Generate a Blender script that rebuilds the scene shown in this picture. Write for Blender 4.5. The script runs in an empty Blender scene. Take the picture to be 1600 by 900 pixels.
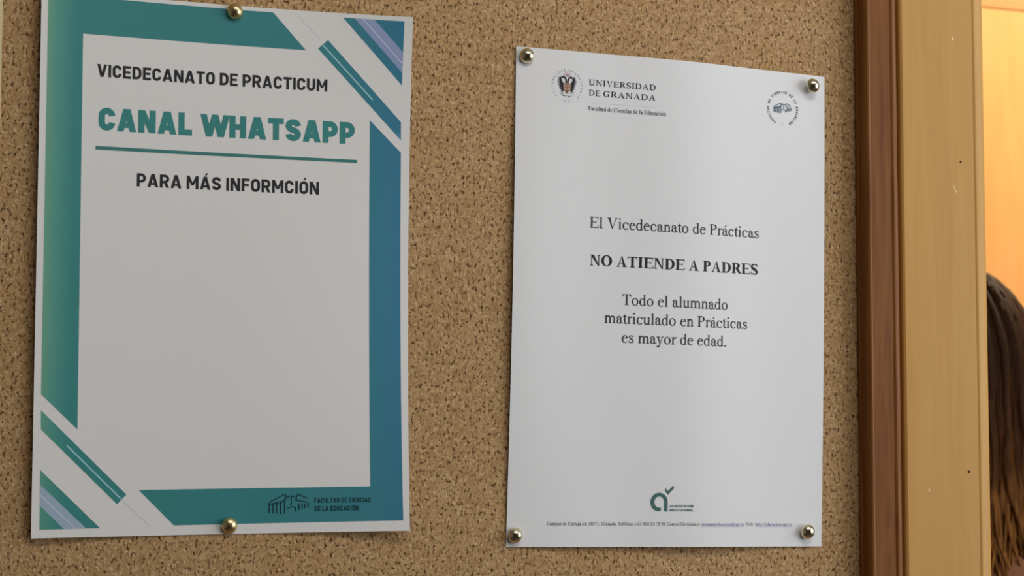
import bpy, bmesh, math, random
from mathutils import Vector, Matrix
from mathutils.geometry import delaunay_2d_cdt

random.seed(7)
PI = math.pi
S = bpy.context.scene
COL = S.collection
MM = 0.001

# ---------------------------------------------------------------- camera
cam_d = bpy.data.cameras.new('camera')
cam = bpy.data.objects.new('camera', cam_d)
COL.objects.link(cam)
S.camera = cam
YAW, PITCH, ROLL, FPX = 0.35549, 0.07439, 0.00261, 2848.3
fwd = Vector((math.sin(YAW) * math.cos(PITCH), math.cos(YAW) * math.cos(PITCH), math.sin(PITCH)))
r0 = Vector((math.cos(YAW), -math.sin(YAW), 0))
u0 = r0.cross(fwd)
right = r0 * math.cos(ROLL) + u0 * math.sin(ROLL)
up = u0 * math.cos(ROLL) - r0 * math.sin(ROLL)
M = Matrix((right, up, -fwd)).transposed().to_4x4()
M.translation = Vector((-0.10047, -1.00886, 0.06153))
cam.matrix_world = M
cam_d.sensor_width = 36.0
cam_d.lens = 36.0 * FPX / 1600.0
cam_d.clip_start = 0.02
cam_d.dof.use_dof = True
cam_d.dof.focus_distance = 1.06
cam_d.dof.aperture_fstop = 20.0

# ---------------------------------------------------------------- world, lights, exposure
W = bpy.data.worlds.new('world')
S.world = W
W.use_nodes = True
W.node_tree.nodes['Background'].inputs[0].default_value = (0.75, 0.82, 0.9, 1)
W.node_tree.nodes['Background'].inputs[1].default_value = 0.3


def area(name, loc, target, sx, sy, power, color, spread=PI):
    d = bpy.data.lights.new(name, 'AREA')
    d.shape = 'RECTANGLE'
    d.size, d.size_y, d.energy, d.color, d.spread = sx, sy, power, color, spread
    o = bpy.data.objects.new(name, d)
    COL.objects.link(o)
    o.location = loc
    o.rotation_euler = (Vector(target) - Vector(loc)).to_track_quat('-Z', 'Y').to_euler()
    return o


area('window_daylight', (1.87, -0.95, 0.30), (0.2, -0.2, 0.05), 1.3, 1.35, 25, (0.93, 0.97, 1.0))
area('ceiling_lamp_light', (0.55, -1.0, 1.24), (0.55, -1.0, -1.4), 1.15, 0.28, 8, (1.0, 0.96, 0.9))
area('hall_lamp_light', (1.95, 1.0, 1.26), (1.95, 1.1, -1.4), 1.0, 0.5, 50, (1.0, 0.82, 0.57))

S.view_settings.view_transform = 'Standard'
S.view_settings.look = 'None'
S.view_settings.exposure = -0.06
S.view_settings.gamma = 1.0
S.view_settings.use_curve_mapping = False
S.cycles.max_bounces = 6


# ---------------------------------------------------------------- material helpers
def srgb(r, g, b):
    f = lambda c: (c / 255 / 12.92) if c <= 10.3 else ((c / 255 + 0.055) / 1.055) ** 2.4
    return (f(r), f(g), f(b), 1)


class NT:
    def __init__(self, name):
        self.m = bpy.data.materials.new(name)
        self.m.use_nodes = True
        self.t = self.m.node_tree
        self.b = self.t.nodes['Principled BSDF']

    def n(self, typ, **kw):
        nd = self.t.nodes.new(typ)
        for k, v in kw.items():
            setattr(nd, k, v)
        return nd

    def l(self, a, b):
        self.t.links.new(a, b)

    def val(self, sock, v):
        self.b.inputs[sock].default_value = v

    def coord(self, kind='Object', scale=(1, 1, 1)):
        tc = self.n('ShaderNodeTexCoord')
        mp = self.n('ShaderNodeMapping')
        mp.inputs['Scale'].default_value = scale
        self.l(tc.outputs[kind], mp.inputs['Vector'])
        return mp.outputs['Vector']

    def noise(self, vec, scale, detail=3, rough=0.55, dist=0.0):
        nd = self.n('ShaderNodeTexNoise')
        nd.inputs['Scale'].default_value = scale
        nd.inputs['Detail'].default_value = detail
        nd.inputs['Roughness'].default_value = rough
        nd.inputs['Distortion'].default_value = dist
        self.l(vec, nd.inputs['Vector'])
        return nd.outputs['Fac']

    def ramp(self, fac, stops, interp='LINEAR'):
        nd = self.n('ShaderNodeValToRGB')
        cr = nd.color_ramp
        cr.interpolation = interp
        while len(cr.elements) < len(stops):
            cr.elements.new(0.5)
        for e, (p, c) in zip(cr.elements, stops):
            e.position = p
            e.color = c
        self.l(fac, nd.inputs['Fac'])
        return nd.outputs['Color']

    def mix(self, fac, a, b, mode='MIX'):
        nd = self.n('ShaderNodeMix', data_type='RGBA', blend_type=mode)
        for s, v in ((nd.inputs[0], fac), (nd.inputs[6], a), (nd.inputs[7], b)):
            if hasattr(v, 'links'):
                self.l(v, s)
            else:
                s.default_value = v
        return nd.outputs[2]

    def bump(self, h, strength, dist):
        nd = self.n('ShaderNodeBump')
        nd.inputs['Strength'].default_value = strength
        nd.inputs['Distance'].default_value = dist
        self.l(h, nd.inputs['Height'])
        self.l(nd.outputs['Normal'], self.b.inputs['Normal'])

    def color(self, c):
        if hasattr(c, 'links'):
            self.l(c, self.b.inputs['Base Color'])
        else:
            self.b.inputs['Base Color'].default_value = c


def flat(name, rgba, rough=0.6, spec=0.3, metal=0.0, vary=0.03, scale=60):
    k = NT(name)
    v = k.coord('Object')
    f = k.noise(v, scale, 2)
    d = tuple(max(0, c * (1 - vary)) for c in rgba[:3]) + (1,)
    e = tuple(min(1, c * (1 + vary)) for c in rgba[:3]) + (1,)
    k.color(k.ramp(f, [(0.3, d), (0.7, e)]))
    k.val('Roughness', rough)
    k.val('Specular IOR Level', spec)
    k.val('Metallic', metal)
    return k.m


# cork: pressed granules, dark bark flecks, a few pale flecks
def make_cork():
    k = NT('cork')
    v = k.coord('Object')
    wob = k.n('ShaderNodeTexNoise')
    wob.inputs['Scale'].default_value = 420
    wob.inputs['Detail'].default_value = 3
    k.l(v, wob.inputs['Vector'])
    add = k.n('ShaderNodeVectorMath', operation='MULTIPLY_ADD')
    k.l(wob.outputs['Color'], add.inputs[0])
    add.inputs[1].default_value = (0.0030, 0.0030, 0.0030)
    k.l(v, add.inputs[2])
    vw = add.outputs[0]
    vor = k.n('ShaderNodeTexVoronoi')
    vor.inputs['Scale'].default_value = 360
    k.l(vw, vor.inputs['Vector'])
    sep = k.n('ShaderNodeSeparateColor')
    k.l(vor.outputs['Color'], sep.inputs[0])
    gran = k.ramp(sep.outputs[0], [(0.0, CK[0]), (0.4, CK[1]), (0.8, CK[2]), (1.0, CK[3])])
    mott = k.noise(v, 1050, 3, 0.7)
    gran = k.mix(k.ramp(mott, [(0.40, (0.6, 0.6, 0.6, 1)), (0.52, (0, 0, 0, 1))]), gran, CK[4])
    big = k.noise(v, 26, 3)
    gran = k.mix(k.ramp(big, [(0.35, (0, 0, 0, 1)), (0.7, (0.35, 0.35, 0.35, 1))]), gran, CK[5])
    edge = k.n('ShaderNodeTexVoronoi', feature='DISTANCE_TO_EDGE')
    edge.inputs['Scale'].default_value = 360
    k.l(vw, edge.inputs['Vector'])
    eline = k.ramp(edge.outputs['Distance'], [(0.0, (1, 1, 1, 1)), (0.10, (0, 0, 0, 1))])
    em = k.ramp(k.noise(v, 210, 3), [(0.52, (0, 0, 0, 1)), (0.66, (0.55, 0.55, 0.55, 1))])
    lines = k.mix(1.0, eline, em, 'MULTIPLY')
    c1 = k.mix(lines, gran, CK[6])
    vs = k.coord('Object', (1.0, 1.0, 0.62))
    flm = k.ramp(k.noise(vs, 590, 3, 0.60, 0.1), [(0.535, (0, 0, 0, 1)), (0.65, (1, 1, 1, 1))])
    c2 = k.mix(flm, c1, CK[7])
    lt = k.ramp(k.noise(k.coord('Object', (1.1, 1.0, 0.8)), 620, 2, 0.55, 0.4), [(0.56, (0, 0, 0, 1)), (0.70, (0.75, 0.75, 0.75, 1))])
    c3 = k.mix(lt, c2, CK[8])
    k.color(c3)
    hgt = k.mix(0.5, k.mix(1.0, (1, 1, 1, 1), flm, 'SUBTRACT'), k.mix(1.0, (1, 1, 1, 1), lines, 'SUBTRACT'))
    k.bump(hgt, 0.5, 0.0012)
    k.val('Roughness', 0.9)
    k.val('Specular IOR Level', 0.1)
    return k.m


CK = [srgb(*c) for c in ((177, 141, 98), (187, 152, 109), (196, 161, 118), (208, 173, 130), (152, 116, 76), (176, 137, 88), (114, 78, 47), (84, 52, 28), (230, 199, 158))]


def make_wood(name, dark, mid, light, rough, spec, grain=(9, 9, 0.55), gs=26, coat=0.0, along='z'):
    k = NT(name)
    v = k.coord('Object', grain)
    n1 = k.noise(v, gs, 5, 0.6, 0.6)
    v2 = k.coord('Object', (grain[0] * 8, grain[1] * 8, grain[2] * 2.2))
    n2 = k.noise(v2, gs, 3, 0.6)
    v3 = k.coord('Object', (1.0, 1.0, 1.0))
    n3 = k.noise(v3, 7, 3)
    base = k.ramp(n1, [(0.25, dark), (0.5, mid), (0.78, light)])
    fine = k.mix(0.10, base, k.ramp(n2, [(0.35, dark), (0.65, light)]))
    worn = k.mix(k.ramp(n3, [(0.4, (0, 0, 0, 1)), (0.75, (0.45, 0.45, 0.45, 1))]), fine, light)
    k.color(worn)
    k.bump(n2, 0.06, 0.0006)
    k.val('Roughness', rough)
    k.val('Specular IOR Level', spec)
    if coat:
        k.val('Coat Weight', coat)
        k.val('Coat Roughness', 0.25)
    return k.m


def make_paper(name, rgba):
    k = NT(name)
    v = k.coord('Object')
    f = k.noise(v, 900, 3)
    g = k.noise(v, 14, 2)
    d = tuple(c * 0.985 for c in rgba[:3]) + (1,)
    k.color(k.ramp(f, [(0.3, d), (0.7, rgba)]))
    k.bump(g, 0.05, 0.002)
    k.val('Roughness', 0.55)
    k.val('Specular IOR Level', 0.25)
    return k.m


# teal print with the poster's own colour run: greener at its left edge, bluer at lower right
def make_teal(name='teal_ink'):
    k = NT(name)
    tc = k.n('ShaderNodeUVMap')
    sp = k.n('ShaderNodeSeparateXYZ')
    k.l(tc.outputs[0], sp.inputs[0])
    left = k.ramp(sp.outputs[0], [(0.015, srgb(118, 172, 146)), (0.045, srgb(92, 160, 148)), (0.09, srgb(66, 140, 138)), (0.5, srgb(62, 135, 137)), (0.80, srgb(62, 134, 144)), (0.975, srgb(60, 126, 156))])
    blu = k.ramp(sp.outputs[0], [(0.0, srgb(92, 160, 140)), (0.08, srgb(62, 138, 134)), (0.55, srgb(60, 134, 140)), (0.90, srgb(60, 130, 143)), (1.0, srgb(58, 122, 150))])
    c = k.mix(k.ramp(sp.outputs[1], [(0.0, (0.9, 0.9, 0.9, 1)), (0.35, (0, 0, 0, 1))]), left, blu)
    k.color(c)
    k.val('Roughness', 0.5)
    k.val('Specular IOR Level', 0.25)
    return k.m


MAT = {
    'cork': make_cork(),
    'frame_wood': make_wood('frame_wood', srgb(96, 52, 20), srgb(122, 73, 32), srgb(138, 92, 48), 0.36, 0.14, coat=0.0),
    'casing_wood': make_wood('casing_wood', srgb(186, 139, 74), srgb(194, 147, 80), srgb(199, 154, 88), 0.38, 0.17, grain=(7, 7, 0.35), gs=18, coat=0.0),
    'panel_wood': make_wood('panel_wood', srgb(231, 172, 106), srgb(238, 181, 115), srgb(245, 194, 130), 0.45, 0.4, grain=(3, 3, 0.3), gs=9, coat=0.1),
    'rail_wood': make_wood('rail_wood', srgb(200, 150, 100), srgb(210, 160, 108), srgb(216, 168, 118), 0.45, 0.4, grain=(0.4, 3, 3), gs=9),
    'paper': make_paper('paper', srgb(232, 230, 228)),
    'paper_bright': make_paper('paper_bright', srgb(236, 236, 238)),
    'paper_cream': make_paper('paper_cream', srgb(226, 208, 164)),
    'teal': make_teal(),
    'teal_text': flat('teal_text_ink', srgb(62, 138, 136), 0.55, 0.25),
    'teal_rule': flat('teal_rule_ink', srgb(66, 128, 124), 0.55, 0.25),
    'stripe': flat('stripe_ink', srgb(74, 138, 150), 0.55, 0.25),
    'lilac': flat('lilac_ink', srgb(150, 164, 202), 0.55, 0.25),
    'pale_lilac': flat('pale_lilac_ink', srgb(164, 184, 204), 0.55, 0.25),
    'lilac_line': flat('lilac_line_ink', srgb(206, 206, 232), 0.55, 0.25),
    'ice_line': flat('ice_line_ink', srgb(170, 214, 220), 0.55, 0.25),
    'faint_line': flat('faint_line_ink', srgb(214, 214, 214), 0.55, 0.25),
    'black': flat('black_ink', srgb(48, 47, 52), 0.6, 0.2),
    'navy': flat('dark_teal_ink', srgb(20, 50, 58), 0.6, 0.2),
    'grey': flat('grey_black_ink', srgb(62, 62, 66), 0.6, 0.2),
    'soft': flat('soft_grey_ink', srgb(120, 120, 124), 0.6, 0.2),
    'blue': flat('blue_link_ink', srgb(108, 112, 172), 0.6, 0.2),
    'slate': flat('slate_ink', srgb(80, 98, 118), 0.6, 0.2),
    'green_logo': flat('grey_green_ink', srgb(74, 112, 110), 0.6, 0.2),
    'crest_red': flat('crest_red_ink', srgb(186, 148, 134), 0.6, 0.2),
    'crest_pink': flat('crest_pink_ink', srgb(222, 204, 212), 0.6, 0.2),
    'crest_brown': flat('crest_brown_ink', srgb(130, 84, 62), 0.6, 0.2),
    'brass': flat('brass', (0.66, 0.54, 0.28, 1), 0.3, 0.5, 1.0, 0.05, 300),
    'nickel': flat('pale_brass', (0.70, 0.64, 0.46, 1), 0.2, 0.5, 1.0, 0.05, 300),
    'steel': flat('pin_steel', (0.6, 0.6, 0.6, 1), 0.3, 0.5, 1.0),
    'wall': flat('wall_paint', srgb(205, 198, 186), 0.8, 0.2, vary=0.02, scale=8),
    'dark_wall': flat('brown_wall_paint', srgb(96, 84, 74), 0.8, 0.2, vary=0.03, scale=8),
    'ceil': flat('ceiling_paint', srgb(215, 213, 208), 0.85, 0.2, vary=0.02, scale=8),
    'floor': flat('floor_terrazzo', srgb(92, 84, 76), 0.5, 0.4, vary=0.2, scale=90),
    'hole': flat('nail_hole', srgb(42, 32, 26), 0.8, 0.2),
    'scuff': flat('scuff', srgb(236, 214, 176), 0.7, 0.2),
    'white_frame': flat('white_frame', srgb(225, 225, 222), 0.5, 0.4),
}


# ---------------------------------------------------------------- object helpers
def props(o, label=None, cat=None, group=None, kind=None):
    if label: o['label'] = label
    if cat: o['category'] = cat
    if group: o['group'] = group
    if kind: o['kind'] = kind
    return o


def link(name, me, mat=None, parent=None):
    o = bpy.data.objects.new(name, me)
    COL.objects.link(o)
    if mat is not None:
        me.materials.append(mat)
    if parent is not None:
        o.parent = parent
    return o


def from_bm(name, bm, mat=None, parent=None, smooth=False):
    me = bpy.data.meshes.new(name)
    bmesh.ops.recalc_face_normals(bm, faces=bm.faces)
    bm.to_mesh(me)
    bm.free()
    if smooth:
        for p in me.polygons:
            p.use_smooth = True
    return link(name, me, mat, parent)


def empty(name, loc):
    o = bpy.data.objects.new(name, None)
    COL.objects.link(o)
    o.location = loc
    o.empty_display_size = 0.05
    return o


def add_box(bm, x0, x1, y0, y1, z0, z1):
    vs = [bm.verts.new((x, y, z)) for x in (x0, x1) for y in (y0, y1) for z in (z0, z1)]
    for f in ((0, 1, 3, 2), (4, 6, 7, 5), (0, 4, 5, 1), (2, 3, 7, 6), (0, 2, 6, 4), (1, 5, 7, 3)):
        bm.faces.new([vs[i] for i in f])


def box_obj(name, b, mat, parent=None, bevel=0.0):
    bm = bmesh.new()
    add_box(bm, *b)
    if bevel:
        bmesh.ops.bevel(bm, geom=bm.edges[:], offset=bevel, segments=2, affect='EDGES', profile=0.6)
    return from_bm(name, bm, mat, parent)


def extrude_profile(prof, za, zb, mitre_a=None, mitre_b=None):
    """profile points (x, y) swept along z; mitre gives a z shift per x"""
    bm = bmesh.new()
    A = [bm.verts.new((x, y, za + (mitre_a(x) if mitre_a else 0))) for x, y in prof]
    B = [bm.verts.new((x, y, zb + (mitre_b(x) if mitre_b else 0))) for x, y in prof]
    n = len(prof)
    for i in range(n):
        bm.faces.new((A[i], A[(i + 1) % n], B[(i + 1) % n], B[i]))
    bm.faces.new(A)
    bm.faces.new(B[::-1])
    return bm


# ---------------------------------------------------------------- structure of the two rooms
FL, CE = -1.42, 1.30
struct = lambda o: props(o, kind='structure')
struct(box_obj('floor', (-2.3, 3.3, -3.1, 1.75, FL - 0.1, FL), MAT['floor']))
struct(box_obj('ceiling', (-2.3, 3.3, -3.1, 1.75, CE, CE + 0.1), MAT['ceil']))
bm = bmesh.new()
add_box(bm, -2.3, 0.560, 0.010, 0.120, FL, CE)
add_box(bm, 0.560, 1.46, 0.010, 0.120, 0.66, CE)
add_box(bm, 1.46, 3.3, 0.010, 0.120, FL, CE)
struct(from_bm('wall_back', bm, MAT['wall']))
struct(box_obj('wall_left', (-2.4, -2.3, -3.1, 1.75, FL, CE), MAT['wall']))
struct(box_obj('wall_front', (-2.3, 1.9, -3.2, -3.1, FL, CE), MAT['dark_wall']))
bm = bmesh.new()
add_box(bm, 1.90, 2.02, -3.1, -1.65, FL, CE)
add_box(bm, 1.90, 2.02, -0.25, 0.010, FL, CE)
add_box(bm, 1.90, 2.02, -1.65, -0.25, FL, -0.42)
add_box(bm, 1.90, 2.02, -1.65, -0.25, 1.02, CE)
struct(from_bm('wall_right', bm, MAT['wall']))
win = struct(empty('window_1', (1.96, -0.95, -0.44)))
for nm, b in (('window_rail', (-0.03, 0.03, -0.70, 0.70, 0.0, 0.05)), ('window_rail', (-0.03, 0.03, -0.70, 0.70, 1.43, 1.48)),
              ('window_stile', (-0.03, 0.03, -0.70, -0.65, 0.05, 1.43)), ('window_stile', (-0.03, 0.03, 0.65, 0.70, 0.05, 1.43)),
              ('window_mullion', (-0.03, 0.03, -0.025, 0.025, 0.05, 1.43))):
    box_obj(nm, b, MAT['white_frame'], win)
# room beyond the doorway
struct(box_obj('wall_far', (-2.3, 3.3, 1.65, 1.75, FL, CE), MAT['wall']))
struct(box_obj('wall_side', (3.3, 3.4, 0.010, 1.75, FL, CE), MAT['wall']))
# warm wooden wall panelling on the far wall: boards are wide, each its own piece
pan = struct(empty('trim_1', (1.75, 1.65, FL)))
for i in range(5):
    x0 = -1.45 + i * 0.60
    box_obj('panel', (x0 + 0.003, x0 + 0.597, -0.05, 0.0, 0.0, 0.775 - FL), MAT['panel_wood'], pan, 0.002)
box_obj('rail', (-1.45, 1.55, -0.052, 0.0, 0.7752 - FL, 0.96 - FL), MAT['rail_wood'], pan, 0.004)
# door casing beside the board, with its jamb lining
prof = [(538.5, 10), (538.5, -4.0), (539.0, -5.2), (540.4, -6.0), (593.6, -6.0), (594.4, -6.35), (595.4, -6.45), (596.6, -6.2), (597.6, -5.6),
        (600.5, -4.9), (603.0, -3.6), (604.4, -2.0), (605, 0.5), (605, 118), (560.5, 118), (560.5, 10)]
cas = struct(from_bm('trim_2', extrude_profile([(x * MM, y * MM) for x, y in prof], FL, 0.66), MAT['casing_wood']))
for (x, z, r) in ((583.4, 232.5, 0.75), (586.0, 31.6, 0.95)):
    bm = bmesh.new()
    bmesh.ops.create_cone(bm, cap_ends=True, segments=10, radius1=r * MM, radius2=r * MM * 0.7, depth=0.0008,
                          matrix=Matrix.Translation((x * MM, -0.0061, z * MM)) @ Matrix.Rotation(PI / 2, 4, 'X'))
    from_bm('nail_hole', bm, MAT['hole'], cas)
for (x, z, a, ln) in ((578.6, 313.5, 0.25, 3.2), (578.7, 214.6, 0.5, 6.0), (556, 20, 0.1, 2.4)):
    bm = bmesh.new()
    w = 0.35 if ln > 4 else 0.6
    c, s = math.cos(a), math.sin(a)
    q = [(-w, -ln / 2), (w, -ln / 2 + .6), (w * .6, ln / 2), (-w * .6, ln / 2 - .5)]
    bm.faces.new([bm.verts.new(((x + p * c - t * s) * MM, -0.00604, (z + p * s + t * c) * MM)) for p, t in q])
    from_bm('scuff', bm, MAT['scuff'], cas)
prof2 = [(1415, 10), (1415, -5), (1417, -6.5), (1484, -6.5), (1486, -5), (1486, 10), (1460, 10), (1460, 118), (1415, 118)]
struct(from_bm('trim_3', extrude_profile([(x * MM, y * MM) for x, y in prof2], FL, 0.66), MAT['casing_wood']))
bm = bmesh.new()
add_box(bm, 0.537, 1.486, -0.006, 0.010, 0.6605, 0.735)
add_box(bm, 0.605, 1.415, 0.010, 0.118, 0.635, 0.6595)
struct(from_bm('trim_4', bm, MAT['casing_wood']))

# ceiling lamps (one in each room)
k = NT('lamp_diffuser')
k.val('Emission Color', (1.0, 0.96, 0.9, 1)); k.val('Emission Strength', 4.0)
dif = k.m
k = NT('hall_lamp_diffuser')
k.val('Emission Color', (1.0, 0.82, 0.58, 1)); k.val('Emission Strength', 6.0)
dif2 = k.m
for nm, x, y, mt, lb, sx, sy in (('ceiling_lamp', 0.55, -1.0, dif, 'long white ceiling lamp in front of the cork board', 0.6, 0.16),
                         ('ceiling_lamp', 1.95, 1.0, dif2, 'warm square ceiling lamp in the hall behind the doorway', 0.5, 0.25)):
    e = props(empty(nm, (x, y, CE)), lb, 'lamp')
    box_obj('lamp_housing', (-sx, sx, -sy, sy, -0.035, 0.0), MAT['white_frame'], e, 0.004)
    box_obj('diffuser', (-sx + .02, sx - .02, -sy + .02, sy - .02, -0.042, -0.0352), mt, e)

# ---------------------------------------------------------------- cork board
board = props(empty('cork_board', (0.0, 0.0, 0.15)), 'large cork pin board in a dark reddish brown wooden frame', 'notice board')
BX0, BX1, BZ0, BZ1 = -0.62, 0.5084, -0.36, 0.50       # cork opening (world)
bz = -0.15
bm = bmesh.new()
add_box(bm, BX0, BX1, 0.0, 0.0095, BZ0 + bz, BZ1 + bz)
from_bm('cork_panel', bm, MAT['cork'], board)
FP = [(0.0, 9.5), (0.0, -0.6), (-0.7, -1.4), (-0.9, -2.6), (-0.5, -3.7), (0.0, -4.2), (0.1, -10.4), (0.5, -11.8), (1.4, -12.9), (2.4, -13.2), (3.4, -13.0), (18.0, -13.0), (18.6, -13.35), (19.6, -13.75), (20.6, -13.7), (21.6, -13.35), (22.6, -12.75),
      (23.4, -11.8), (23.8, -10.0), (23.8, 9.5)]


def rail(side):
    if side in 'RL':
        lo, hi = BZ0 + bz, BZ1 + bz
        if side == 'R':
            P = [(BX1 + a * MM, b * MM) for a, b in FP]
            m = lambda x: -(x - BX1)
            return extrude_profile(P, lo, hi, m, lambda x: (x - BX1))
        P = [(BX0 - a * MM, b * MM) for a, b in FP]
        return extrude_profile(P, lo, hi, lambda x: (x - BX0), lambda x: -(x - BX0))
    z = BZ1 + bz if side == 'T' else BZ0 + bz
    sg = 1 if side == 'T' else -1
    bm = bmesh.new()
    A = [bm.verts.new((BX0 - a * MM, b * MM, z + sg * a * MM)) for a, b in FP]
    B = [bm.verts.new((BX1 + a * MM, b * MM, z + sg * a * MM)) for a, b in FP]
    n = len(FP)
    for i in range(n):
        bm.faces.new((A[i], A[(i + 1) % n], B[(i + 1) % n], B[i]))
    bm.faces.new(A)
    bm.faces.new(B[::-1])
    return bm


for s in 'RLTB':
    from_bm('frame_rail', rail(s), MAT['frame_wood'], board)


# ---------------------------------------------------------------- the sheets: real curved paper
def sq(x):
    return max(x, 0.0) ** 2


def out_left(u, v):          # pinned top and bottom centre: right corners curl away from the cork
    s = sq((u - 105) / 105)
    return 0.5 + 7.3 * s * sq((v - 140) / 157) + 5.9 * s * sq((140 - v) / 140) + 3.4 * sq((105 - u) / 105)


def out_right(u, v):         # pinned at four corners: belly in the middle
    t = min(max(u / 210, 0), 1)
    base = 0.5 + (2.9 + 2.4 * v / 297) * math.sin(PI * t)
    w = math.sin(PI * min(max(v / 297, 0), 1)) 
    base += 0.8 * math.sin(2 * PI * (t * 1.9 + 0.12 + 0.12 * v / 297)) * math.sin(PI * t)
    base += 0.5 * math.exp(-((u - 60 - 0.1 * v) / 22) ** 2) * math.exp(-((v - 120) / 60) ** 2)
    base += 2.6 * w * (math.exp(-(u / 30) ** 2) + 0.5 * math.exp(-((210 - u) / 25) ** 2))
    return base


def out_strip(u, v):
    return 0.6 + 0.8 * sq((u - 105) / 105)


class Sheet:
    def __init__(self, x0, z0, t, D):
        self.x0, self.z0, self.c, self.s, self.D = x0, z0, math.cos(t), math.sin(t), D

    def p(self, u, v, o=0.0):
        return Vector(((self.x0 + u * self.c - v * self.s) * MM, -(self.D(u, v) + o) * MM, (self.z0 + u * self.s + v * self.c) * MM))


def make_sheet(name, sh, mat, w=210.0, h=297.0, nu=64, nv=72):
    bm = bmesh.new()
    F, B = {}, {}
    for i in range(nu + 1):
        for j in range(nv + 1):
            u, v = w * i / nu, h * j / nv
            F[i, j] = bm.verts.new(sh.p(u, v))
            B[i, j] = bm.verts.new(sh.p(u, v, -0.11))
    for i in range(nu):
        for j in range(nv):
            bm.faces.new((F[i, j], F[i + 1, j], F[i + 1, j + 1], F[i, j + 1]))
            bm.faces.new((B[i, j], B[i, j + 1], B[i + 1, j + 1], B[i + 1, j]))
    for i in range(nu):
        bm.faces.new((F[i, 0], B[i, 0], B[i + 1, 0], F[i + 1, 0]))
        bm.faces.new((F[i, nv], F[i + 1, nv], B[i + 1, nv], B[i, nv]))
    for j in range(nv):
        bm.faces.new((F[0, j], F[0, j + 1], B[0, j + 1], B[0, j]))
        bm.faces.new((F[w and nu, j], B[nu, j], B[nu, j + 1], F[nu, j + 1]))
    bmesh.ops.recalc_face_normals(bm, faces=bm.faces)
    bm.normal_update()
    rim = [e for e in bm.edges if len(e.link_faces) == 2 and e.calc_face_angle(0) > 1.0]
    for e in rim:
        e.smooth = False
    return from_bm(name, bm, mat, None, True)


def union(polys):
    """one clean, non-overlapping triangulation of overlapping polygons"""
    vs, fs = [], []
    for P in polys:
        ar = sum(P[i - 1][0] * P[i][1] - P[i][0] * P[i - 1][1] for i in range(len(P)))
        if abs(ar) < 1e-7:
            continue
        Q = P if ar > 0 else P[::-1]
        fs.append(list(range(len(vs), len(vs) + len(Q))))
        vs += [Vector(p) for p in Q]
    r = delaunay_2d_cdt(vs, [], fs, 0, 1e-5)
    boxes = []
    for f in fs:
        Q = [vs[i] for i in f]
        boxes.append((min(p.x for p in Q), max(p.x for p in Q), min(p.y for p in Q), max(p.y for p in Q), Q))
    boxes.sort(key=lambda q: q[0])
    keep = []
    for f in r[2]:
        c = (r[0][f[0]] + r[0][f[1]] + r[0][f[2]]) / 3
        for x0, x1, y0, y1, Q in boxes:
            if x0 > c.x:
                break
            if c.x > x1 or c.y < y0 or c.y > y1:
                continue
            ins = False
            for i in range(len(Q)):
                p, q = Q[i - 1], Q[i]
                if (p.y > c.y) != (q.y > c.y) and c.x < (q.x - p.x) * (c.y - p.y) / (q.y - p.y) + p.x:
                    ins = not ins
            if ins:
                keep.append(f)
                break
    return r[0], keep


def print_on(name, sh, polys, mat, parent, layer=0.06, grid=0.0, label=None, size=(210.0, 297.0)):
    """flat print: polygons in paper millimetres laid on the curved sheet"""
    bm = bmesh.new()
    V_, F_ = union(polys)
    vs = [bm.verts.new((p.x, p.y, 0)) for p in V_]
    for t in F_:
        try:
            bm.faces.new([vs[i] for i in t])
        except ValueError:
            pass
    bmesh.ops.delete(bm, geom=[v for v in bm.verts if not v.link_faces], context='VERTS')
    if grid:
        n = int(size[0] / grid)
        for i in range(1, n + 1):
            bmesh.ops.bisect_plane(bm, geom=bm.verts[:] + bm.edges[:] + bm.faces[:], plane_co=(i * grid, 0, 0), plane_no=(1, 0, 0))
        for j in range(1, int(size[1] / grid) + 1):
            bmesh.ops.bisect_plane(bm, geom=bm.verts[:] + bm.edges[:] + bm.faces[:], plane_co=(0, j * grid, 0), plane_no=(0, 1, 0))
    uvl = bm.loops.layers.uv.new('UVMap')
    for f in bm.faces:
        f.normal_update()
        if f.normal.z < 0:
            f.normal_flip()
        for l in f.loops:
            l[uvl].uv = (l.vert.co.x / size[0], l.vert.co.y / size[1])
    for v in bm.verts:
        v.co = sh.p(v.co.x, v.co.y, layer)
    me = bpy.data.meshes.new(name)
    bm.to_mesh(me)
    bm.free()
    if grid:
        for p in me.polygons:
            p.use_smooth = True
    o = link(name, me, mat, parent)
    if label:
        o['label'] = label
    return o


# ---------------------------------------------------------------- lettering, drawn stroke by stroke
def stroke(path, t, closed=False, taper=None):
    n = len(path)
    P = [Vector(p) for p in path]
    L, R = [], []
    for i in range(n):
        a = P[i - 1] if (i > 0 or closed) else None
        b = P[(i + 1) % n] if (i < n - 1 or closed) else None
        d1 = (P[i] - a).normalized() if a is not None else None
        d2 = (b - P[i]).normalized() if b is not None else None
        if d1 is None: d1 = d2
        if d2 is None: d2 = d1
        m = (d1 + d2)
        m = m.normalized() if m.length > 1e-6 else d1
        nrm = Vector((-m.y, m.x))
        k = max(0.5, nrm.dot(Vector((-d1.y, d1.x))))
        h = (taper[i] if taper else t) / 2 / k
        L.append(P[i] + nrm * h)
        R.append(P[i] - nrm * h)
    out = []
    for i in range(n if closed else n - 1):
        j = (i + 1) % n
        out.append([tuple(R[i]), tuple(R[j]), tuple(L[j]), tuple(L[i])])
    return out


def arc(cx, cy, rx, ry, a0, a1, n=10):
    return [(cx + rx * math.cos(math.radians(a0 + (a1 - a0) * i / n)), cy + ry * math.sin(math.radians(a0 + (a1 - a0) * i / n))) for i in range(n + 1)]


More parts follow.
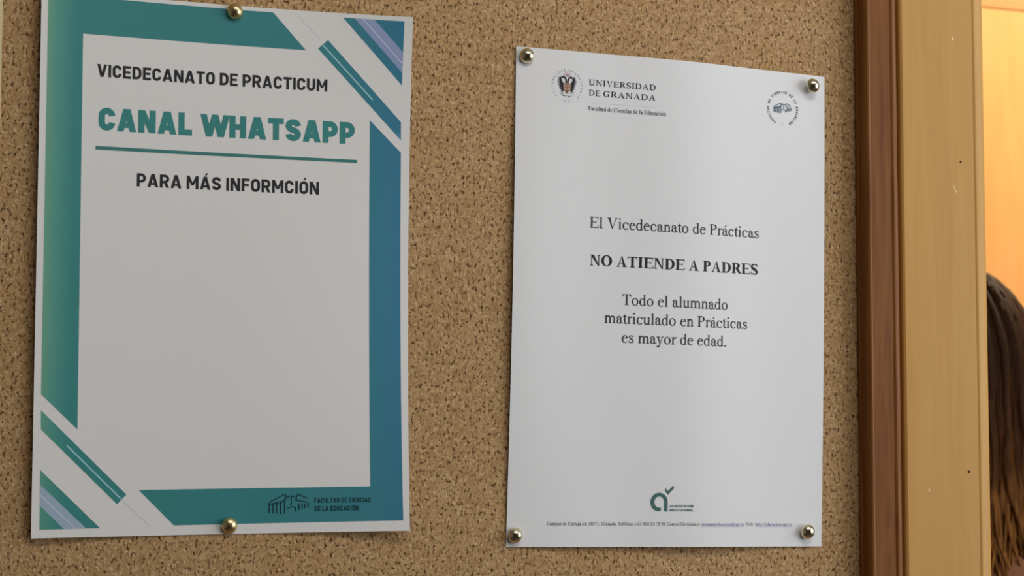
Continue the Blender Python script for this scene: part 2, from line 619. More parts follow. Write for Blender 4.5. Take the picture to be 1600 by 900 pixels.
def spline(pts, n=6):
    out = []
    q = [pts[0]] + list(pts) + [pts[-1]]
    for i in range(1, len(q) - 2):
        p0, p1, p2, p3 = [Vector(a) for a in q[i - 1:i + 3]]
        for k_ in range(n):
            t = k_ / n
            out.append(tuple(0.5 * ((2 * p1) + (p2 - p0) * t + (2 * p0 - 5 * p1 + 4 * p2 - p3) * t * t + (3 * p1 - p0 - 3 * p2 + p3) * t ** 3)))
    out.append(tuple(pts[-1]))
    return out


class Sans:
    """grotesque capitals, cap height 1"""
    WD = dict(V=.70, I=.19, C=.64, E=.58, D=.65, A=.74, N=.68, T=.63, O=.64, P=.63, R=.65, U=.64, M=.82, S=.63, F=.56, L=.54, W=1.0, H=.67)

    def __init__(self, t, gap=.13, space=.26, wk=1.0):
        self.t, self.gap, self.space, self.wk = t, gap, space, wk

    def glyph(self, ch):
        acc = {'Á': 'A', 'Ó': 'O', 'É': 'E', 'Í': 'I'}
        base = acc.get(ch, ch)
        t = self.t
        w = self.WD[base] * self.wk if base != 'I' else t
        h = t / 2
        k_ = t * 1.03
        P = []
        rect = lambda a, b, c, d: [(a, b), (c, b), (c, d), (a, d)]
        rx = w / 2 - h
        ry = min(rx, .5 - h)
        if base == 'I':
            P = [rect(0, 0, t, 1)]
        elif base in 'VA':
            f = (lambda y: y) if base == 'A' else (lambda y: 1 - y)
            P = [[(0, f(0)), (k_, f(0)), (w / 2 + k_ * .45, f(1)), (w / 2 - k_ * .55, f(1))],
                 [(w, f(0)), (w - k_, f(0)), (w / 2 - k_ * .45, f(1)), (w / 2 + k_ * .55, f(1))]]
            if base == 'A':
                P.append([(w * .18, .17), (w * .82, .17), (w * .82 - .05, .17 + t * .8), (w * .18 + .05, .17 + t * .8)])
        elif base == 'W':
            q = w / 4
            for a, b in ((0, 1), (2, 1), (2, 3), (4, 3)):
                xa = a * q * .93 + w * .035
                xb = b * q * .93 + w * .035
                P.append([(xa - k_ / 2, 1), (xa + k_ / 2, 1), (xb + k_ / 2, 0), (xb - k_ / 2, 0)])
        elif base == 'E' or base == 'F':
            P = [rect(0, 0, t, 1), rect(0, 1 - t * .95, w, 1), rect(0, .5 - t * .45, w * .9, .5 + t * .45)]
            if base == 'E':
                P.append(rect(0, 0, w, t * .95))
        elif base == 'L':
            P = [rect(0, 0, t, 1), rect(0, 0, w, t * .95)]
        elif base == 'T':
            P = [rect(0, 1 - t * .95, w, 1), rect(w / 2 - h, 0, w / 2 + h, 1)]
        elif base == 'H':
            P = [rect(0, 0, t, 1), rect(w - t, 0, w, 1), rect(0, .5 - t * .48, w, .5 + t * .48)]
        elif base == 'N':
            P = [rect(0, 0, t, 1), rect(w - t, 0, w, 1), [(0, 1), (t * 1.05, 1), (w, 0), (w - t * 1.05, 0)]]
        elif base == 'M':
            P = [rect(0, 0, t, 1), rect(w - t, 0, w, 1), [(0, 1), (t * 1.0, 1), (w / 2 + h * .8, .28), (w / 2 - h * .8, .28)],
                 [(w, 1), (w - t * 1.0, 1), (w / 2 - h * .8, .28), (w / 2 + h * .8, .28)]]
        elif base == 'O':
            path = arc(w / 2, 1 - h - ry, rx, ry, 0, 180) + arc(w / 2, h + ry, rx, ry, 180, 360)
            P = stroke(path, t, True)
        elif base == 'C':
            path = arc(w / 2, 1 - h - ry, rx, ry, 0, 180) + arc(w / 2, h + ry, rx, ry, 180, 360)
            if 1 - h - ry > .67:
                path = [(w - h, .655)] + path + [(w - h, .345)]
            P = stroke(path, t)
        elif base == 'U':
            P = stroke([(h, 1)] + arc(w / 2, h + ry, rx, ry, 180, 360) + [(w - h, 1)], t)
        elif base == 'D':
            r = min(rx * 1.3, .3)
            P = [rect(0, 0, t, 1)] + stroke([(h, h)] + arc(w - h - r, h + r, r, r, 270, 360) + arc(w - h - r, 1 - h - r, r, r, 0, 90) + [(h, 1 - h)], t)
        elif base in 'PR':
            y0 = .40 if base == 'P' else .43
            r = (1 - h * .97 - y0) / 2
            P = [rect(0, 0, t, 1)] + stroke([(h, y0)] + arc(w - h - r, y0 + r, r, r, -90, 90) + [(h, y0 + 2 * r)], t * .97)
            if base == 'R':
                P.append([(w * .42, .45), (w * .42 + k_ * .95, .45), (w, 0), (w - k_ * 1.05, 0)])
        elif base == 'S':
            ryt = .5 - h
            path = arc(w / 2, 1 - h - ryt * .5, rx, ryt * .5, 2, 180, 9)
            path += spline([(h, 1 - h - ryt * .5 - .02), (h + rx * .35, .56), (w / 2, .5), (w - h - rx * .35, .44), (w - h, h + ryt * .5 + .02)], 4)
            path += arc(w / 2, h + ryt * .5, rx, ryt * .5, 0, -178, 9)
            P = stroke(path, t)
        if ch in acc:
            P.append([(w / 2 - .02, 1.07), (w / 2 + .09, 1.07), (w / 2 + .20, 1.26), (w / 2 + .04, 1.26)])
        return w, P

    def line(self, text):
        x, out = 0.0, []
        for ch in text:
            if ch == ' ':
                x += self.space
                continue
            w, P = self.glyph(ch)
            out += [[(x + a, b) for a, b in p] for p in P]
            x += w + self.gap
        return x - self.gap, out


class Serif:
    """old-style book face in 1/1000 em; W thick stem, w lower-case stem, h hairline"""
    REG = dict(A=722, B=667, C=667, D=722, E=611, F=556, G=722, I=333, N=722, O=722, P=556, R=667, S=556, T=611, U=722, V=722, W=944,
               a=444, b=500, c=444, d=500, e=444, f=333, g=500, h=500, i=278, j=278, l=278, m=778, n=500, o=500, p=500, r=333, s=389, t=278, u=500, y=500)
    BOLD = dict(A=722, C=722, D=722, E=667, F=611, G=778, I=389, N=722, O=778, P=611, R=722, S=556, T=667, U=722, V=722)

    def __init__(self, bold=False, W=None, h=None, track=0):
        self.bold = bold
        self.W = W or (172 if bold else 112)
        self.w = (142 if bold else 94) if W is None else W * .84
        self.h = h or (56 if bold else 46)
        self.track = track

    def adv(self, ch):
        acc = {'á': 'a', 'é': 'e', 'ó': 'o'}
        ch = acc.get(ch, ch)
        if ch in '.,': return 250
        if ch in ':/': return 278
        if ch == ' ': return 250
        if ch == '+': return 564
        if ch == '@': return 800
        if ch.isdigit(): return 500
        if self.bold and ch in self.BOLD: return self.BOLD[ch]
        return self.REG[ch] + (40 if self.bold else 0)

    def ser(self, xl, xr, y, d, s=62):
        return [(xl - s, y), (xr + s, y), (xr + s, y + d * 24), (xr, y + d * 66), (xl, y + d * 66), (xl - s, y + d * 24)]

    def ring(self, cx, cy, rx, ry, w, h, a0=0, a1=360, n=26):
        o = arc(cx, cy, rx, ry, a0, a1, n)
        i = arc(cx, cy, max(rx - w, 5), max(ry - h, 5), a0, a1, n)
        return [[o[k_], o[k_ + 1], i[k_ + 1], i[k_]] for k_ in range(n)]

    def dot(self, cx, cy, r):
        return [arc(cx, cy, r, r, 0, 324, 9)]

    def flag(self, x, y, w):     # slanted top of a lower-case stem
        return [(x, y - 75), (x, y - 38), (x - 68, y - 52), (x - 68, y - 36), (x + w * .8, y + 8), (x + w, y + 8), (x + w, y - 75)]

    def glyph(self, ch):
        W, w, h = self.W, self.w, self.h
        H, X = 662, 450
        A = self.adv(ch)
        rect = lambda a, b, c, d: [(a, b), (c, b), (c, d), (a, d)]
        P = []

        def stem(x, ww, y0, y1, top=True, bot=True, s=62):
            P.append(rect(x, y0, x + ww, y1))
            if top: P.append(self.ser(x, x + ww, y1, -1, s))
            if bot: P.append(self.ser(x, x + ww, y0, 1, s))
        if ch in 'EF':
            stem(85, W, 0, H, s=60)
            r = A - 40
            P += [rect(85, H - h, r - 10, H), [(r - 10, H), (r, H - 150), (r - 24, H - 150), (r - 70, H - h), (r - 90, H - h)],
                  rect(85, 325, r - 150, 325 + h), [(r - 170, 335), (r - 150, 260), (r - 125, 260), (r - 125, 430), (r - 150, 430), (r - 170, 360)]]
            if ch == 'E':
                P += [rect(85, 0, r + 10, h), [(r + 8, 0), (r + 28, 165), (r + 4, 165), (r - 50, h), (r - 80, h)]]
        elif ch == 'A':
            ax = A / 2
            P += [[(80, 0), (80 + h * 1.15, 0), (ax + 4, H), (ax - h * .4, H)], [(A - 90 - W * 1.06, 0), (A - 90, 0), (ax + 20, H + 12), (ax - 30, H - 40)],
                  rect(175, 220, A - 205, 220 + h), self.ser(85, 85 + h, 0, 1, 70), self.ser(A - 90 - W, A - 90, 0, 1, 64)]
        elif ch == 'V':
            ax = A / 2
            P += [[(A - 80, H), (A - 80 - h * 1.15, H), (ax - 4, 0), (ax + h * .4, 0)], [(90 + W * 1.06, H), (90, H), (ax - 20, -12), (ax + 30, 40)],
                  self.ser(A - 85 - h, A - 85, H, -1, 70), self.ser(90, 90 + W, H, -1, 64)]
        elif ch == 'W':
            for a in (0, 1):
                o = a * (A - 20) * .37
                P += [[(70 + o, H), (70 + o + W, H), (300 + o, -12), (270 + o, -12)], [(A * .5 + o, H), (A * .5 + o - h, H), (270 + o, -12), (300 + o, -12)], self.ser(80 + o, 80 + W + o, H, -1, 60)]
            P.append(self.ser(A - 110, A - 70, H, -1, 60))
        elif ch == 'N':
            P += [rect(100, 0, 100 + h, H), rect(A - 100 - h, 0, A - 100, H), [(60, H), (60 + W * 1.2, H), (A - 100, 0), (A - 100 - h, -12), (A - 100 - h - W * .1, 0)],
                  self.ser(100, 100 + h, 0, 1, 72), self.ser(A - 100 - h, A - 100, H, -1, 72), rect(14, H - 24, 120, H)]
        elif ch == 'I':
            stem(A / 2 - W / 2, W, 0, H, s=70)
        elif ch == 'T':
            stem(A / 2 - W / 2, W, 0, H, top=False, s=80)
            for s in (1, -1):
                e = A / 2 - 20
                c = A / 2
                P.append([(c, H), (c + s * e, H), (c + s * (e + 6), H - 165), (c + s * (e - 18), H - 165), (c + s * (e - 70), H - h - 10), (c, H - h)])
        elif ch == 'D':
            stem(90, W, 0, H, s=62)
            P += [rect(90, H - h, A * .42, H), rect(90, 0, A * .42, h)]
            P += self.ring(A * .42, H / 2, A * .58 - 36, H / 2, W * 1.05, h, -90, 90)
        elif ch in 'PRB':
            stem(90, W, 0, H, s=62)
            e = A - (40 if ch == 'P' else 110)
            cx = A * .48
            P += [rect(90, H - h, cx, H), rect(90, 310, cx, 310 + h)] + self.ring(cx, (H + 310) / 2, e - cx, (H - 310) / 2, W, h, -90, 90)
            if ch == 'R':
                P += [[(A * .40, 330), (A * .40 + W * 1.15, 330), (A - 30, 30), (A - 10, 24), (A - 10, 0), (A - 60 - W * .75, 0)]]
        elif ch in 'OCG':
            rx = A / 2 - 34
            if ch == 'O':
                P += self.ring(A / 2, H / 2, rx, H / 2 + 14, W * 1.06, h)
            else:
                P += self.ring(A / 2 + 10, H / 2, rx, H / 2 + 14, W * 1.06, h * 1.1, 42, 318)
                P.append([(A - 90, H), (A - 66, H), (A - 60, H - 220), (A - 84, H - 220), (A - 150, H - 90)])
                if ch == 'G':
                    stem(A - 110 - W, W, 60, 320, bot=False, s=60)
                else:
                    P.append([(A - 150, 60), (A - 50, 130), (A - 34, 112), (A - 130, 22)])
        elif ch == 'S':
            path = spline([(A - 90, 520), (A - 110, 590), (A / 2, H - h / 2), (110, 570), (95, 480), (170, 390), (A - 190, 280), (A - 90, 190), (A - 110, 80), (A / 2 - 10, h / 2), (110, 70), (75, 150)], 5)
            n = len(path)
            tp = [h + (W * 1.0 - h) * math.exp(-((i / (n - 1) - .5) / .24) ** 2) for i in range(n)]
            P += stroke(path, 0, False, tp)
            P += [[(A - 82, H + 10), (A - 62, H + 10), (A - 70, 470), (A - 94, 470), (A - 125, 580)], [(60, -10), (82, -10), (125, 90), (84, 200), (58, 200)]]
        elif ch == 'U':
            P += [rect(100, 200, 100 + W, H), rect(A - 110 - h, 200, A - 110, H), self.ser(100, 100 + W, H, -1, 72), self.ser(A - 110 - h, A - 110, H, -1, 72)]
            P += self.ring((A - 10) / 2, 210, (A - 210) / 2, 224, W * .8, h * 1.5, 180, 360)
        elif ch in 'aá':
            P += self.ring(205, 320, 150, 140, w, h, 0, 172)
            P += self.dot(98, 322, w * .55)
            P += [rect(355 - w, 70, 355, 330)] + stroke([(355 - w * .5, 90), (375, 30), (415, 25), (445, 60)], h * 1.3)
            P += self.ring(195, 130, 155, 142, w, h, 75, 330)
            P += [[(215, 268), (355 - w, 240 + h), (355 - w, 240 + 2.2 * h), (200, 230 + h)]]
        elif ch == 'b':
            P += [rect(75, 10, 75 + w, 675), self.flag(75, 675, w)] + self.ring(265, 222, 205, 234, w, h, -150, 150)
        elif ch == 'c':
            P += self.ring(240, 220, 212, 236, w * 1.1, h, 48, 322) + self.dot(372, 350, w * .56)
        elif ch == 'd':
            P += [rect(425 - w, 15, 425, 675), self.flag(425 - w, 675, w), [(425 - w, 0), (425, 18), (488, 30), (488, 48), (425, 66)]] + self.ring(235, 222, 205, 234, w, h, 30, 330)
        elif ch in 'eé':
            P += self.ring(230, 220, 205, 236, w * 1.05, h, 14, 318) + [rect(60, 262, 425, 262 + h)]
        elif ch == 'f':
            stem(110, w, 0, 520, top=False)
            P += [rect(20, X - h, 310, X)] + self.ring(250, 540, 140, 145, w, h, 40, 180) + self.dot(345, 610, w * .5)
        elif ch == 'g':
            P += self.ring(225, 305, 160, 158, w * .85, h) + self.ring(235, -100, 205, 115, w * .7, h * 1.2) + [rect(350, X - 55, 470, X - 10)]
            P += stroke([(130, 180), (90, 110), (130, 62), (330, 40), (400, -30)], w * .7)
        elif ch in 'hnmru':
            if ch == 'u':
                P += [rect(70, 110, 70 + w, X), self.flag(70, X, w), rect(425 - w, 20, 425, X), self.flag(425 - w, X, w), [(425 - w, 0), (425, 18), (488, 30), (488, 48), (425, 66)]]
                P += self.ring(235, 130, 165, 142, w, h * 1.6, 180, 318)
            else:
                stem(80, w, 0, 675 if ch == 'h' else X, top=False, s=55)
                P.append(self.flag(80, 675 if ch == 'h' else X, w))
                xs = [80]
                if ch in 'hn': xs = [80, 340]
                if ch == 'm': xs = [80, 346, 612]
                for i in range(len(xs) - 1):
                    a = xs[i] + w
                    b = xs[i + 1] + w
                    stem(xs[i + 1], w, 0, 300, top=False, s=55)
                    r = (b - a + w * .6) / 2
                    P += self.ring(b - r, 300, r, 160, w, h * 1.7, 0, 155)
                if ch == 'r':
                    P += stroke([(80 + w, 340), (80 + w + 60, 410), (300, 425)], h * 1.3) + self.dot(300, 408, w * .58)
        elif ch in 'ij':
            if ch == 'i':
                stem(140 - w / 2, w, 0, X, top=False, s=58)
            else:
                P += [rect(140 - w / 2, -120, 140 + w / 2, X)] + self.ring(50, -110, 90 + w / 2, 110, w, h, 250, 360)
            P += [self.flag(140 - w / 2, X, w)] + self.dot(136, 622, w * .64)
        elif ch == 'l':
            stem(140 - w / 2, w, 0, 675, top=False, s=60)
            P.append(self.flag(140 - w / 2, 675, w))
        elif ch in 'oó':
            P += self.ring(250, 220, 222, 238, w * 1.05, h)
        elif ch == 'p':
            stem(80, w, -217, X, top=False, s=55)
            P += [self.flag(80, X, w)] + self.ring(265, 222, 205, 234, w, h, -150, 150)
        elif ch == 's':
            path = spline([(320, 340), (290, 410), (195, X - h / 2), (95, 400), (90, 330), (170, 255), (270, 195), (325, 130), (290, 40), (190, h / 2 - 5), (85, 50), (58, 130)], 5)
            n = len(path)
            tp = [h + (w * .95 - h) * math.exp(-((i / (n - 1) - .5) / .22) ** 2) for i in range(n)]
            P += stroke(path, 0, False, tp) + [[(318, X + 8), (336, X + 8), (330, 310), (312, 310)], [(44, -8), (62, -8), (72, 150), (54, 150)]]
        elif ch == 't':
            P += [[(85, 90), (85 + w, 90), (85 + w, 570), (85 + w * .8, 570), (20, 440), (85, 430)], rect(20, X - h, 265, X)] + stroke([(85 + w * .45, 110), (85 + w * .7, 35), (200, 15), (262, 62)], h * 1.5)
        elif ch == 'y':
            P += [[(70, X), (70 + w * 1.1, X), (280, 40), (232, 0)], [(430, X), (430 - h, X), (225, -60), (262, -60)], self.ser(80, 80 + w, X, -1, 62), self.ser(395, 395 + h, X, -1, 52)]
            P += stroke([(250, -20), (195, -150), (130, -190), (75, -165)], h * 1.5) + self.dot(80, -160, w * .5)
        elif ch == '.' or ch == ',':
            P += self.dot(125, 48, w * .64)
        elif ch == ':':
            P += self.dot(140, 48, w * .64) + self.dot(140, 390, w * .64)
        elif ch == '/':
            P += [[(0, -15), (50, -15), (280, 675), (230, 675)]]
        elif ch == '+':
            P += [rect(40, 230, 524, 290), rect(252, 20, 312, 500)]
        elif ch == '@':
            P += self.ring(400, 250, 370, 370, h * 1.4, h * 1.4, 20, 320) + self.ring(390, 250, 170, 170, w * .7, h * 1.2) + [rect(530, 130, 580, 420)]
        elif ch == '0':
            P += self.ring(250, 330, 220, 344, w, h)
        elif ch == '1':
            stem(225, w, 0, 660, top=False, s=70)
            P.append([(225, 660), (225, 560), (110, 530), (110, 560), (225 + w * .6, 676)])
        elif ch == '2':
            P += stroke(spline([(60, 500), (110, 620), (230, 650), (350, 590), (360, 470), (240, 250), (60, 40)], 5), w * .9) + [rect(40, 0, 460, w * .8)]
        elif ch in '35':
            if ch == '3':
                P += self.ring(220, 500, 170, 170, w, h * 1.3, -80, 160) + self.ring(220, 190, 210, 200, w, h * 1.3, -160, 85)
            else:
                P += [rect(140, 590, 440, 662), [(140, 640), (180, 640), (130, 380), (95, 380)]] + self.ring(200, 215, 220, 222, w, h * 1.5, -160, 115)
        elif ch == '4':
            P += [rect(310, 0, 310 + w, 662), rect(20, 160, 470, 160 + h * 1.5), [(20, 190), (70, 190), (345, 662), (300, 662)]]
        elif ch == '7':
            P += [rect(40, 590, 450, 662), [(450, 640), (395, 640), (190, 0), (245, 0)]]
        elif ch == '8':
            P += self.ring(250, 500, 165, 176, w * .85, h * 1.2) + self.ring(250, 170, 200, 185, w * .9, h * 1.2)
        elif ch == '9':
            P += self.ring(250, 460, 200, 215, w, h * 1.2) + stroke(spline([(400, 470), (390, 300), (300, 110), (90, 0)], 5), w * .8)
        if ch in 'áéó':
            x = 215 if ch != 'ó' else 245
            P.append([(x - 30, 510), (x + 8, 510), (x + 125, 640), (x + 60, 672), (x + 40, 660)])
        return A, P

    def line(self, text):
        x, out = 0.0, []
        for ch in text:
            if ch == ' ':
                x += 250
                continue
            A, P = self.glyph(ch)
            out += [[(x + a, b) for a, b in p] for p in P]
            x += A + self.track
        return x, out


def fit_line(font, text, u0_, u1_, base, cap, capunit, base1=None):
    _, P = font.line(text)
    xs = [a for p in P for a, b in p]
    lo, hi = min(xs), max(xs)
    b1 = base if base1 is None else base1
    k_ = (u1_ - u0_) / (hi - lo)
    return [[(u0_ + (a - lo) * k_, base + (b1 - base) * (a - lo) / (hi - lo) + b * cap / capunit) for a, b in p] for p in P]


def ring_text(font, text, cx, cy, r, a_start, a_end, em):
    """letters set round a circle, clockwise, feet to the centre"""
    out = []
    n = len(text)
    for i, ch in enumerate(text):
        if ch == ' ':
            continue
        a = math.radians(a_start + (a_end - a_start) * i / (n - 1))
        A, P = font.glyph(ch)
        c, s = math.cos(a - PI / 2), math.sin(a - PI / 2)
        for p in P:
            out.append([(cx + r * math.cos(a) + ((x - A / 2) * em) * c - (y * em) * s, cy + r * math.sin(a) + ((x - A / 2) * em) * s + (y * em) * c) for x, y in p])
    return out


def seg(a, b, t):
    return stroke([a, b], t)[0]


def building(x0, x1, y0, y1, t):
    """line drawing of the colonnaded faculty building; box in paper mm, drawn on a 510 x 240 field"""
    f = lambda x, y: (x0 + (x - 155) / 510 * (x1 - x0), y1 - (y - 170) / 240 * (y1 - y0))
    L = [[(160, 292), (180, 265), (350, 182), (372, 186), (365, 230)], [(165, 296), (365, 256)],
         [(370, 222), (430, 198), (482, 212)], [(436, 204), (440, 296), (418, 300)], [(385, 347), (440, 326), (482, 330)],
         [(488, 252), (515, 180), (640, 230)], [(500, 205), (505, 258)], [(500, 254), (660, 276)]]
    cols = [(166, 292, 395), (211, 285, 400), (257, 277, 404), (305, 268, 412), (356, 232, 406), (491, 325, 385), (532, 288, 366), (572, 288, 350), (607, 288, 346), (646, 290, 338)]
    out = []
    for path in L:
        out += stroke([f(*p) for p in path], t)
    for i, (x, a, b) in enumerate(cols):
        out.append(seg(f(x, a), f(x, b), t * 1.35))
        if i < 5:
            out.append(seg(f(x - 4, a + 6), f(x + 20, a + 14), t))
    return out


# ---------------------------------------------------------------- left poster
SL = Sheet(0.0, 0.0, 0.0024, out_left)
poster = props(make_sheet('information_poster', SL, MAT['paper']),
               'white poster with teal border bands and a bold teal heading on the cork board', 'poster')
bandA = [(3.65, 294.9), (128.88, 294.7), (147.98, 274.19), (22.67, 274.21), (23.43, 57.86), (3.8, 76.7)]
bandB = [(186.01, 235.79), (204.81, 217.8), (206.2, 5.9), (76.41, 5.31), (56.94, 24.86), (187.3, 25.4)]
print_on('border_band', SL, [bandA], MAT['teal'], poster, 0.05, 5.0, 'teal printed band along the top and left edges')
print_on('border_band', SL, [bandB], MAT['teal'], poster, 0.05, 5.0, 'teal printed band along the right and bottom edges')
# diagonal stripes
print_on('diagonal_stripe', SL, [[(160.73, 280.92), (155.03, 275.56), (204.68, 225.0), (204.5, 235.6)]], MAT['teal'], poster, 0.05, 5.0, 'teal diagonal stripe at the top right corner')
print_on('stripe_line', SL, [seg((157.9, 277.7), (187.4, 247.7), 0.75)], MAT['ice_line'], poster, 0.09, 5.0, 'pale line inside the top right stripe')
print_on('diagonal_stripe', SL, [[(3.9, 68.25), (4.07, 57.98), (45.31, 17.41), (50.26, 22.53)]], MAT['teal'], poster, 0.05, 5.0, 'teal diagonal stripe at the bottom left corner')
print_on('stripe_line', SL, [seg((17.93, 49.27), (47.4, 20.2), 0.75)], MAT['ice_line'], poster, 0.09, 5.0, 'pale line inside the bottom left stripe')
for a_, b_ in (((143.7, 293.0), (156.3, 281.4)), ((48.2, 19.4), (63.6, 5.0))):
    print_on('faint_line', SL, [seg(a_, b_, 0.4)], MAT['faint_line'], poster, 0.05, 5.0, 'hair-thin grey diagonal line')
print_on('corner_triangle', SL, [[(169.28, 294.5), (205.1, 294.2), (204.6, 257.0)]], MAT['teal'], poster, 0.05, 5.0, 'teal triangle in the top right corner')
print_on('corner_band', SL, [[(175.99, 294.4), (187.55, 294.3), (204.8, 276.3), (204.7, 264.1)]], MAT['lilac'], poster, 0.08, 5.0, 'lilac band across the top right triangle')
print_on('corner_line', SL, [seg((181.0, 294.3), (204.6, 269.6), 0.6)], MAT['lilac_line'], poster, 0.11, 5.0)
print_on('corner_triangle', SL, [[(4.14, 36.36), (36.37, 4.7), (4.3, 4.5)]], MAT['teal'], poster, 0.05, 5.0, 'teal triangle in the bottom left corner')
print_on('corner_band', SL, [[(4.2, 28.5), (4.3, 17.3), (17.2, 4.6), (29.0, 4.65)]], MAT['pale_lilac'], poster, 0.08, 5.0, 'lilac band across the bottom left triangle')
print_on('corner_line', SL, [seg((4.3, 23.1), (23.1, 4.65), 0.6)], MAT['lilac_line'], poster, 0.11, 5.0)
# lettering
semi = Sans(0.20, 0.115, 0.28, 1.04)
heavy = Sans(0.265, 0.09, 0.37, 1.10)
print_on('printed_line', SL, fit_line(semi, 'VICEDECANATO DE PRACTICUM', 30.7, 160.7, 250.95, 7.05, 1), MAT['black'], poster, 0.12, 0, 'black capital lettering on the top line')
print_on('printed_heading', SL, fit_line(heavy, 'CANAL WHATSAPP', 31.9, 177.2, 221.45, 12.6, 1), MAT['teal_text'], poster, 0.12, 0, 'large heavy teal lettering')
print_on('underline', SL, [[(30.5, 210.65), (178.8, 210.75), (178.8, 212.45), (30.5, 212.6)]], MAT['teal_rule'], poster, 0.12, 5.0, 'thick dark teal rule under the heading')
print_on('printed_line', SL, fit_line(semi, 'PARA MÁS INFORMCIÓN', 53.3, 156.5, 191.4, 7.35, 1), MAT['black'], poster, 0.12, 0, 'black capital lettering under the rule')
print_on('building_emblem', SL, building(128.9, 152.4, 10.5, 22.0, 0.52), MAT['navy'], poster, 0.12, 0, 'dark line drawing of a colonnaded building on the bottom band')
tiny = Sans(0.20, 0.13, 0.30)
print_on('printed_line', SL, fit_line(tiny, 'FACULTAD DE CIENCIAS', 155.1, 187.5, 16.5, 2.75, 1) + fit_line(tiny, 'DE LA EDUCACIÓN', 155.2, 180.4, 11.9, 2.75, 1), MAT['navy'], poster, 0.12, 0,
         'small dark lettering beside the building drawing')

# ---------------------------------------------------------------- right notice
SR = Sheet(270.55, -10.28, -0.01894, out_right)
notice = props(make_sheet('notice_sheet', SR, MAT['paper_bright']),
               'plain white typed notice sheet pinned to the cork board at its four corners', 'notice')
reg, bold = Serif(), Serif(True)
capf = Serif(W=128, h=58, track=50)
body = (('El Vicedecanato de Prácticas', reg, 48.6, 162.7, 190.6), ('NO ATIENDE A PADRES', bold, 49.0, 162.3, 167.75),
        ('Todo el alumnado', reg, 70.3, 141.0, 144.85), ('matriculado en Prácticas', reg, 58.9, 155.1, 133.6), ('es mayor de edad.', reg, 70.4, 140.3, 122.15))
for i, (tx, f, a, b, base) in enumerate(body):
    print_on('printed_line', SR, fit_line(f, tx, a, b, base, 6.6, 662), MAT['black'] if f is bold else MAT['grey'], notice, 0.1, 0,
             ['first typed line', 'second typed line, in bold capitals', 'third typed line', 'fourth typed line', 'fifth typed line'][i] + ' of the message')
print_on('letterhead', SR, fit_line(capf, 'UNIVERSIDAD', 46.2, 89.5, 277.0, 3.55, 662) + fit_line(capf, 'DE', 46.4, 53.7, 270.7, 3.55, 662) + fit_line(capf, 'GRANADA', 55.7, 89.6, 270.65, 3.55, 662),
         MAT['black'], notice, 0.1, 0, 'two lines of dark serif capitals beside the crest')
print_on('hairline', SR, [seg((46.2, 266.4), (89.2, 266.5), 0.16)], MAT['faint_line'], notice, 0.1, 5.0)
print_on('letterhead_line', SR, fit_line(Serif(W=128, h=52), 'Facultad de Ciencias de la Educación', 46.2, 96.6, 261.75, 2.55, 662), MAT['black'], notice, 0.1, 0, 'small bold line under the letterhead')
# crest: two-headed eagle with a shield, ringed by lettering
cx, cy = 32.2, 275.5
E_ = lambda pts: [(cx + x * .0505, cy - y * .048) for x, y in pts]
fe = []
for s in (-1, 1):
    fe.append(E_([(s * 84, -124), (s * 70, -70), (s * 46, -30), (s * 40, 62), (s * 62, 84), (s * 82, 30), (s * 92, -30), (s * 98, -84)]))
crest = print_on('crest', SR, fe + [q for s in (-1, 1) for q in stroke(E_(spline([(s * 10, -30), (s * 14, -70), (s * 30, -102), (s * 56, -108), (s * 66, -92)], 4)), 1.0, False)],
                 MAT['black'], notice, 0.13, 0, 'printed two-headed eagle crest with a small shield')
fl = []
for s in (-1, 1):
    for i in range(7):
        a = -100 + i * 22
        fl.append(E_([(s * 70, a + 6), (s * (122 - abs(i - 2) * 6), a - 6), (s * (122 - abs(i - 2) * 6), a + 8), (s * 66, a + 26)]))
    for p0, p1 in (((30, 100), (92, 72)), ((40, 118), (88, 104)), ((20, 128), (60, 132)), ((6, 118), (24, 150))):
        fl.append(seg(*E_([(s * p0[0], p0[1]), (s * p1[0], p1[1])]), 0.32))
print_on('crest_feather', SR, fl, MAT['soft'], crest, 0.1, 0, 'grey feathers and tail of the crest')
print_on('crest_shield', SR, [E_([(-46, -34), (46, -34), (47, 34), (30, 70), (0, 96), (-30, 70), (-47, 34)])], MAT['crest_red'], crest, 0.16, 0, 'reddish shield of the crest')
print_on('shield_mark', SR, [seg(*E_([(-30, -18), (28, -20)]), .4), seg(*E_([(-2, -20), (0, 60)]), .3), seg(*E_([(-34, 20), (34, 18)]), .3)] + [E_([(-22, 60), (22, 60), (0, 108)])], MAT['crest_brown'], crest, 0.18, 0)
print_on('crest_crown', SR, [E_([(-40, -112), (40, -112), (56, -150), (20, -172), (0, -184), (-20, -172), (-56, -150)])], MAT['crest_pink'], crest, 0.09, 0, 'pale pink crown of the crest')
print_on('crown_mark', SR, [seg(*E_([(-20, -134), (22, -134)]), .45)], MAT['crest_brown'], crest, 0.12, 0)
print_on('ring_lettering', SR, ring_text(reg, 'UNIVERSITAS', cx, cy, 8.85, 222, 100, .0018) + ring_text(reg, 'GRANATENSIS', cx, cy, 8.85, 80, -44, .0018) +
         ring_text(reg, '1531', cx, cy, 8.85, -72, -108, .0018), MAT['soft'], notice, 0.1, 0, 'ring of tiny letters round the crest')
# round seal
tinyr = Sans(0.21)
seal = print_on('round_emblem', SR, building(172.3, 185.6, 270.7, 277.4, 0.5), MAT['slate'], notice, 0.1, 0, 'small blue grey building drawing inside the round seal')


class SansU:
    def glyph(self, ch):
        w, P = tinyr.glyph(ch)
        return w, P


print_on('seal_lettering', SR, ring_text(SansU(), 'FACULTAD DE CIENCIAS DE LA EDUCACIÓN', 178.95, 273.6, 9.7, 238, -59, 1.65) + [arc(178.9, 263.4, .3, .3, 0, 324, 9)],
         MAT['grey'], notice, 0.1, 0, 'ring of small capitals round the building drawing')
